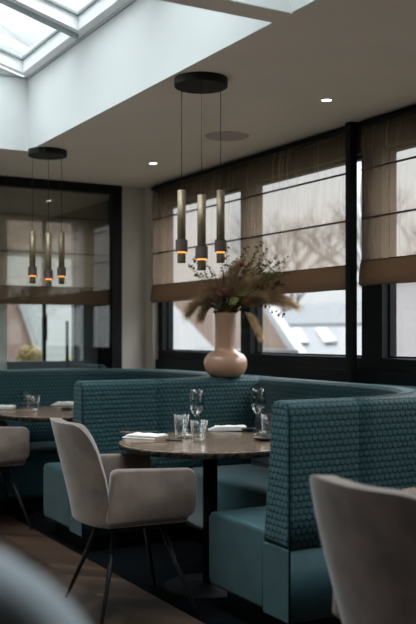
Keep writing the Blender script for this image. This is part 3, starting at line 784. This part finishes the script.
for tip, dp, r in [((190, 313), -.05, .12), ((196, 306), .05, .09), ((205, 298), -.10, .07), ((203, 316), .08, .10), ((238, 268), .0, .03), ((248, 272), .08, .04), ((254, 280), -.08, .05), ((266, 285), .04, .06), ((276, 293), -.06, .08), ((290, 300), .0, .10), ((262, 297), -.12, .08), ((245, 284), -.14, .05), ((225, 280), .06, .03), ((214, 288), -.06, .05), ((232, 272), -.10, .03), ((242, 290), -.10, .05), ((270, 300), .08, .08), ((252, 296), .10, .06), ((210, 304), -.02, .08), ((295, 307), -.08, .11), ((283, 303), .05, .09), ((258, 288), .0, .05)]:
    plume(tip, dp, 'brown feathery dried grass plume fanning out of the vase', gP, rise=r)
plume((260, 336), -.10, 'cream dried plume drooping over the right side of the vase neck', None, 'creamplume', .036, .13, 700, .40)
def flower(px, py, depth, r, mat, label):
    c = local(px, py, depth); t = thing('dried_flower', label, 'flower', MO, 0)
    mouth = Vector((max(-.04, min(.04, c.x*.2)), max(-.04, min(.04, c.y*.2)), 0))
    add_mesh('stem', *tube([mouth*.4+Vector((0, 0, -.2)), mouth, c*.6+Vector((0, 0, .02)), c], .0025, 6), M['twig'], t)
    V, Fc = [], []
    ax = (c.normalized()+Vector((-.3, -.6, .2))).normalized(); a = ax.orthogonal().normalized(); b = ax.cross(a)
    for ring, (m, rr, up) in enumerate(((7, 1., .15), (6, .75, .4), (5, .45, .6), (3, .2, .7))):
        for k in range(m):
            q = 2*pi*k/m+ring*.5; dr = a*cos(q)+b*sin(q); sd = ax.cross(dr)
            n0 = len(V)
            for (s, w, h) in ((0, .12, 0), (.5, .5, .10), (.85, .42, .25), (1.0, .12, .36)):
                for sg in (-1, 0, 1): V.append(tuple(c + dr*r*rr*s + sd*r*w*rr*sg*.9 + ax*r*(h*(.6+up)+up*s*.5+(.08 if sg else 0))))
            for i in range(3):
                for j in range(2): Fc.append((n0+i*3+j, n0+i*3+j+1, n0+(i+1)*3+j+1, n0+(i+1)*3+j))
    add_mesh('petals', V, Fc, M[mat], t)
flower(222, 294, -.10, .040, 'rose', 'dusty pink dried flower low in the bouquet above the vase neck')
flower(241, 267, -.05, .030, 'coral', 'coral dried flower near the top of the bouquet')
flower(247, 306, -.12, .022, 'coral', 'coral dried flower low on the right of the bouquet')
def big_leaf(px, py, depth, l, w, tilt, label):
    c = local(px, py, depth); t = thing('broad_leaf', label, 'leaf', MO, 0)
    dr = (CR*cos(tilt)+UPV*sin(tilt)); sd = (CF*.35+UPV*cos(tilt)-CR*sin(tilt)).normalized(); nrm = dr.cross(sd)
    V, Fc = [], []
    for i in range(11):
        s = i/10; ww = w*sin(pi*min(1, s*.97+.03))**.8
        for j in (-1, -.5, 0, .5, 1): V.append(tuple(c + dr*l*(s-.5) + sd*ww*j + nrm*(.006*abs(j)+.01*sin(s*3))))
    for i in range(10):
        for j in range(4): Fc.append((i*5+j, i*5+j+1, i*5+j+6, i*5+j+5))
    add_mesh('blade', V, Fc, M['greenleaf'], t)
    add_mesh('stem', *tube([Vector((0, 0, -.15)), Vector((0, 0, .0)), c-dr*l*.5], .002, 5), M['twig'], t)
big_leaf(234, 303, -.14, .075, .024, .5, 'sage green leaf just above the vase rim')
big_leaf(243, 295, -.12, .090, .022, .2, 'sage green leaf right of the dusty pink flower')

# ------------------------------------------------------------------ outside
struct(add_mesh('ground', *box(-40, 90, -40, 90, -3.2, -3.0), M['grass'], smooth=False))
struct(add_mesh('bounce_slab', *box(-16, XL-.2, -12, 18, -.3, -.12), M['bouncepaving'], smooth=False))  # unseen pale slab, added to throw daylight up through the left opening
def on_x(px, py, X):
    d = CF + CR*((px-208)/F_PX) + UPV*((HORIZON-py)/F_PX); return Vector((0, 0, EYE)) + d*(X/d.x)
def prism(pts_front, vec):
    """thick slab: outline of 3D points pushed along a vector"""
    n = len(pts_front); V = [tuple(p) for p in pts_front] + [tuple(Vector(p)+vec) for p in pts_front]
    return V, [tuple(range(n)), tuple(range(2*n-1, n-1, -1))] + [(k, n+k, n+(k+1) % n, (k+1) % n) for k in range(n)]
# slate roofed house beyond the right-hand pane
t = thing('slate_roofed_house', 'grey-blue slate roofed house with two white roof windows outside the middle window', 'house', (16, 20, -3))
def loc_(v): return tuple(Vector(v)-Vector((16, 20, -3)))
ya, yb = 16.2, 27.0
fix_normals(add_mesh('wall', *box(0.2, 6, ya+.3-20, yb-.3-20, 0, 3.5), M['render'], t, smooth=False))
fix_normals(add_mesh('lower_roof', *prism([loc_((15.0, ya, .35)), loc_((15.0, yb, .35)), loc_((17.2, yb, 1.60)), loc_((17.2, ya, 1.60))], Vector((.05, 0, -.12))), M['palesl'], t, smooth=False))
add_mesh('gutter', *box(1.1, 1.25, ya-20, yb-20, 4.53, 4.60), M['greyrail'], t, smooth=False)
fix_normals(add_mesh('upper_roof', *prism([loc_((17.2, ya, 1.62)), loc_((17.2, yb, 1.62)), loc_((19.2, yb, 2.35)), loc_((19.2, ya, 2.35))], Vector((.05, 0, -.15))), M['slate'], t, smooth=False))
def roofpt(px, py):
    d = CF + CR*((px-208)/F_PX) + UPV*((HORIZON-py)/F_PX); o = Vector((0, 0, EYE))
    nn = Vector((-1.25, 0, 2.2)).normalized(); q = Vector((15.0, 0, .38)); k = (q-o).dot(nn)/d.dot(nn); return o+d*k
for quad in (((293, 330), (301, 330), (309, 344), (299, 344)), ((316, 330), (327, 330), (337, 343), (325, 344))):
    fix_normals(add_mesh('roof_window', *prism([loc_(roofpt(*q)) for q in quad], Vector((-.03, 0, .06))), M['verge'], t, smooth=False))
# tan gable with white barge boards
t = thing('tan_gabled_house', 'tan house with a white sloping barge board outside the windows behind the vase', 'house', (12, 19, -3))
def l2(v): return tuple(Vector(v)-Vector((12, 19, -3)))
A = [on_x(166, 296, 12), on_x(253, 296, 12), on_x(297, 357, 12.0), on_x(222, 357, 12)]
fix_normals(add_mesh('tiled_slope', *prism([l2(p) for p in A], Vector((.5, .4, 0))), M['tan'], t, smooth=False))
fix_normals(add_mesh('barge_board', *prism([l2(p) for p in (on_x(254, 296, 11.95), on_x(260, 296, 11.95), on_x(301, 357, 11.95), on_x(293, 357, 11.95))], Vector((.3, .1, 0))), M['verge'], t, smooth=False))
yw0, yw1 = on_x(297, 350, 12).y, on_x(222, 350, 12).y
add_mesh('wall', *box(.05, 3, yw0-19, yw1-19, 0, 3.5), M['tan'], t, smooth=False)
t = tag(add_mesh('flat_roof', *box(-1.2, 1.2, -2.2, 2.6, 0, 3.95), M['palesl'], loc=(10.5, 18.8, -3), smooth=False), 'pale grey low roof outside the left window by the corner', 'roof')
# white rendered house
t = thing('white_rendered_house', 'white rendered house filling the right-hand window', 'house', (13, 13.2, -3))
add_mesh('wall', *box(0, 4, -4.2, 2.2, 0, 5.65), M['render'], t, smooth=False)
fix_normals(add_mesh('roof', *prism([(-.15, -4.4, 5.63), (-.15, 2.3, 5.63), (2, 2.3, 6.1), (2, -4.4, 6.1)], Vector((.05, 0, -.15))), M['slate'], t, smooth=False))
fr = add_mesh('window', *box(-.05, .0, -1.4, -.7, 3.1, 4.3), M['verge'], t, smooth=False)
add_mesh('pane', *box(-.06, -.05, -1.33, -.77, 3.17, 4.23), M['palesl'], fr, smooth=False)
# beyond the rear glazing
t = thing('weatherboard_house', 'pale weatherboard house with pink brick outside the rear glazing', 'house', (5, 14, -3))
def on_y(px, py, Y):
    d = CF + CR*((px-208)/F_PX) + UPV*((HORIZON-py)/F_PX); return Vector((0, 0, EYE)) + d*(Y/d.y)
def l3(v): return tuple(Vector(v)-Vector((5, 14, -3)))
x0, x1 = on_y(-10, 330, 14).x, on_y(120, 330, 14).x
add_mesh('wall', *box(x0-5, x1-5, 0, 3, 0, 6.0), M['clad'], t, smooth=False)
fix_normals(add_mesh('brick_gable', *prism([l3(p) for p in (on_y(5, 290, 13.9), on_y(14, 290, 13.9), on_y(38, 362, 13.9), on_y(5, 362, 13.9))], Vector((0, .09, 0))), M['pink'], t, smooth=False))
fix_normals(add_mesh('barge_board', *prism([l3(p) for p in (on_y(14, 290, 13.85), on_y(20, 290, 13.85), on_y(44, 358, 13.85), on_y(37, 358, 13.85))], Vector((0, .14, 0))), M['verge'], t, smooth=False))
t = tag(add_mesh('porch_canopy', *box(-1.6, 1.6, -.5, .5, 0, .5), M['tan'], loc=(3.4, 10.2, 2.22), smooth=False), 'porch canopy seen through the rear blind', 'canopy')
def shrub(p, r, mat, label):
    V, Fc = [], []
    for k in range(900):
        v = Vector((random.gauss(0, 1), random.gauss(0, 1), random.gauss(0, 1))).normalized()*r*random.uniform(.5, 1)**.5
        v.z = abs(v.z)*1.5; s = r*.16
        a = Vector((random.uniform(-1, 1), random.uniform(-1, 1), random.uniform(-1, 1))).normalized(); b = a.orthogonal().normalized()
        n0 = len(V); V += [tuple(v+a*s), tuple(v+b*s*.5), tuple(v-a*s), tuple(v-b*s*.5)]; Fc.append((n0, n0+1, n0+2, n0+3))
    t = thing('shrub', label, 'shrub', p)
    add_mesh('foliage', V, Fc, M[mat], t, loc=(0, 0, p[2]*0), smooth=False)
    add_mesh('stem', *tube([(0, 0, -p[2]-3.0), (0, 0, r)], .03, 6), M['bark'], t)
p = on_y(30, 362, 12.6); shrub((p.x, p.y, p.z-.05), .20, 'ochre', 'ochre shrub outside the rear glazing left of the handle')
p = on_y(74, 364, 12.6); shrub((p.x, p.y, p.z-.05), .13, 'greenleaf', 'green shrub outside the rear glazing by the right frame')
# bare trees
def tree(p, h, label, seed):
    rnd = random.Random(seed); parts = []
    def grow(a, d, l, r, lv):
        b = a + d*l; parts.append(tube([a, (a+b)/2+Vector((rnd.uniform(-.04, .04)*l,)*3), b], [r, r*.85, r*.7], 5 if lv < 3 else 3))
        if lv == 5: return
        for k in range(3):
            nd_ = (d + Vector((rnd.uniform(-.75, .75), rnd.uniform(-.75, .75), rnd.uniform(-.25, .55)))).normalized()
            grow(a + d*l*rnd.uniform(.7, 1), nd_, l*rnd.uniform(.62, .82), r*.6, lv+1)
    grow(Vector((0, 0, 0)), Vector((0, 0, 1)), h*.36, h*.016, 0)
    tag(add_mesh('bare_tree', *join(*parts), M['bark'], loc=p), label, 'tree')
tree((27, 39.0, -3), 11, 'bare tree seen through the blind left of the black post', 3)
tree((27, 31.5, -3), 10.5, 'bare tree further right behind the slate roof, seen through the blind', 5)
tree((26, 25.0, -3), 10, 'bare tree seen through the blind right of the black post', 11)

# repeats of one kind share a group
GROUPS = dict(roman_blind='roman blinds', banquette='curved banquettes', pedestal_table='round pedestal tables', pendant_lamp='three tube pendant lamps', downlight='recessed downlights',
              wine_glass='wine glasses', tumbler='tumblers', folded_napkin='folded napkins', table_knife='table knives', table_fork='table forks', small_dish='small black dishes',
              salt_cellar='glass salt pots', dried_flower='dried flowers in the bouquet', broad_leaf='broad leaves in the bouquet', bare_tree='bare trees outside', shrub='shrubs outside')
for o in S.objects:
    if o.parent is None and 'label' in o and 'group' not in o and o.name.split('.')[0] in GROUPS: o['group'] = GROUPS[o.name.split('.')[0]]

# ------------------------------------------------------------------ light
SKY_K = .52
w = bpy.data.worlds.new('overcast_sky'); S.world = w; w.use_nodes = True
nt = w.node_tree; bg = nt.nodes['Background']
tc = nd(nt, 'ShaderNodeTexCoord'); nz = nd(nt, 'ShaderNodeTexNoise'); nz.inputs['Scale'].default_value = 3.0; nz.inputs['Detail'].default_value = 5
nt.links.new(tc.outputs['Generated'], nz.inputs['Vector'])
mx = nd(nt, 'ShaderNodeMix', data_type='RGBA'); mx.inputs[6].default_value = (.68, .71, .74, 1); mx.inputs[7].default_value = (.87, .885, .91, 1)
rp = nd(nt, 'ShaderNodeMapRange'); rp.inputs[1].default_value = .35; rp.inputs[2].default_value = .62
nt.links.new(nz.outputs['Fac'], rp.inputs[0]); nt.links.new(rp.outputs[0], mx.inputs[0]); nt.links.new(mx.outputs[2], bg.inputs[0])
sp = nd(nt, 'ShaderNodeSeparateXYZ'); nt.links.new(tc.outputs['Generated'], sp.inputs[0])
# overcast sky: three times brighter overhead than at the horizon
el = mth(nt, 'MAXIMUM', sp.outputs[2], 0.0)
nt.links.new(mth(nt, 'MULTIPLY', mth(nt, 'ADD', mth(nt, 'MULTIPLY', mth(nt, 'POWER', el, 1.7), 14.5), 1.0), SKY_K), bg.inputs[1])
def portal(loc, rot, sx, sy):
    l = bpy.data.lights.new('portal', 'AREA'); l.shape = 'RECTANGLE'; l.size = sx; l.size_y = sy; l.cycles.is_portal = True
    o = bpy.data.objects.new('daylight_portal', l); COL.objects.link(o); o.location = loc; o.rotation_euler = rot
for y0, y1 in SKY:
    o = portal(((SX0+SX1)/2, (y0+y1)/2, slope((SX0+SX1)/2)+.35), (0, 0, 0), SX1-SX0+.2, y1-y0)
for a, b in PANES: portal((3.70, (a+b)/2, (Z0+Z1)/2), (0, pi/2, 0), Z1-Z0, b-a)
for a, b in ADDED_LW: portal((XL-.25, (a+b)/2, (LZ0+LZ1)/2), (0, -pi/2, 0), LZ1-LZ0, b-a)
portal((2.65, 7.62, 1.65), (-pi/2, 0, 0), .7, 1.3)

S.cycles.transparent_max_bounces = 24
S.cycles.max_bounces = 10
S.view_settings.view_transform = 'Standard'; S.view_settings.look = 'None'
S.view_settings.exposure = 1.2; S.view_settings.gamma = 1.0; S.view_settings.use_curve_mapping = False
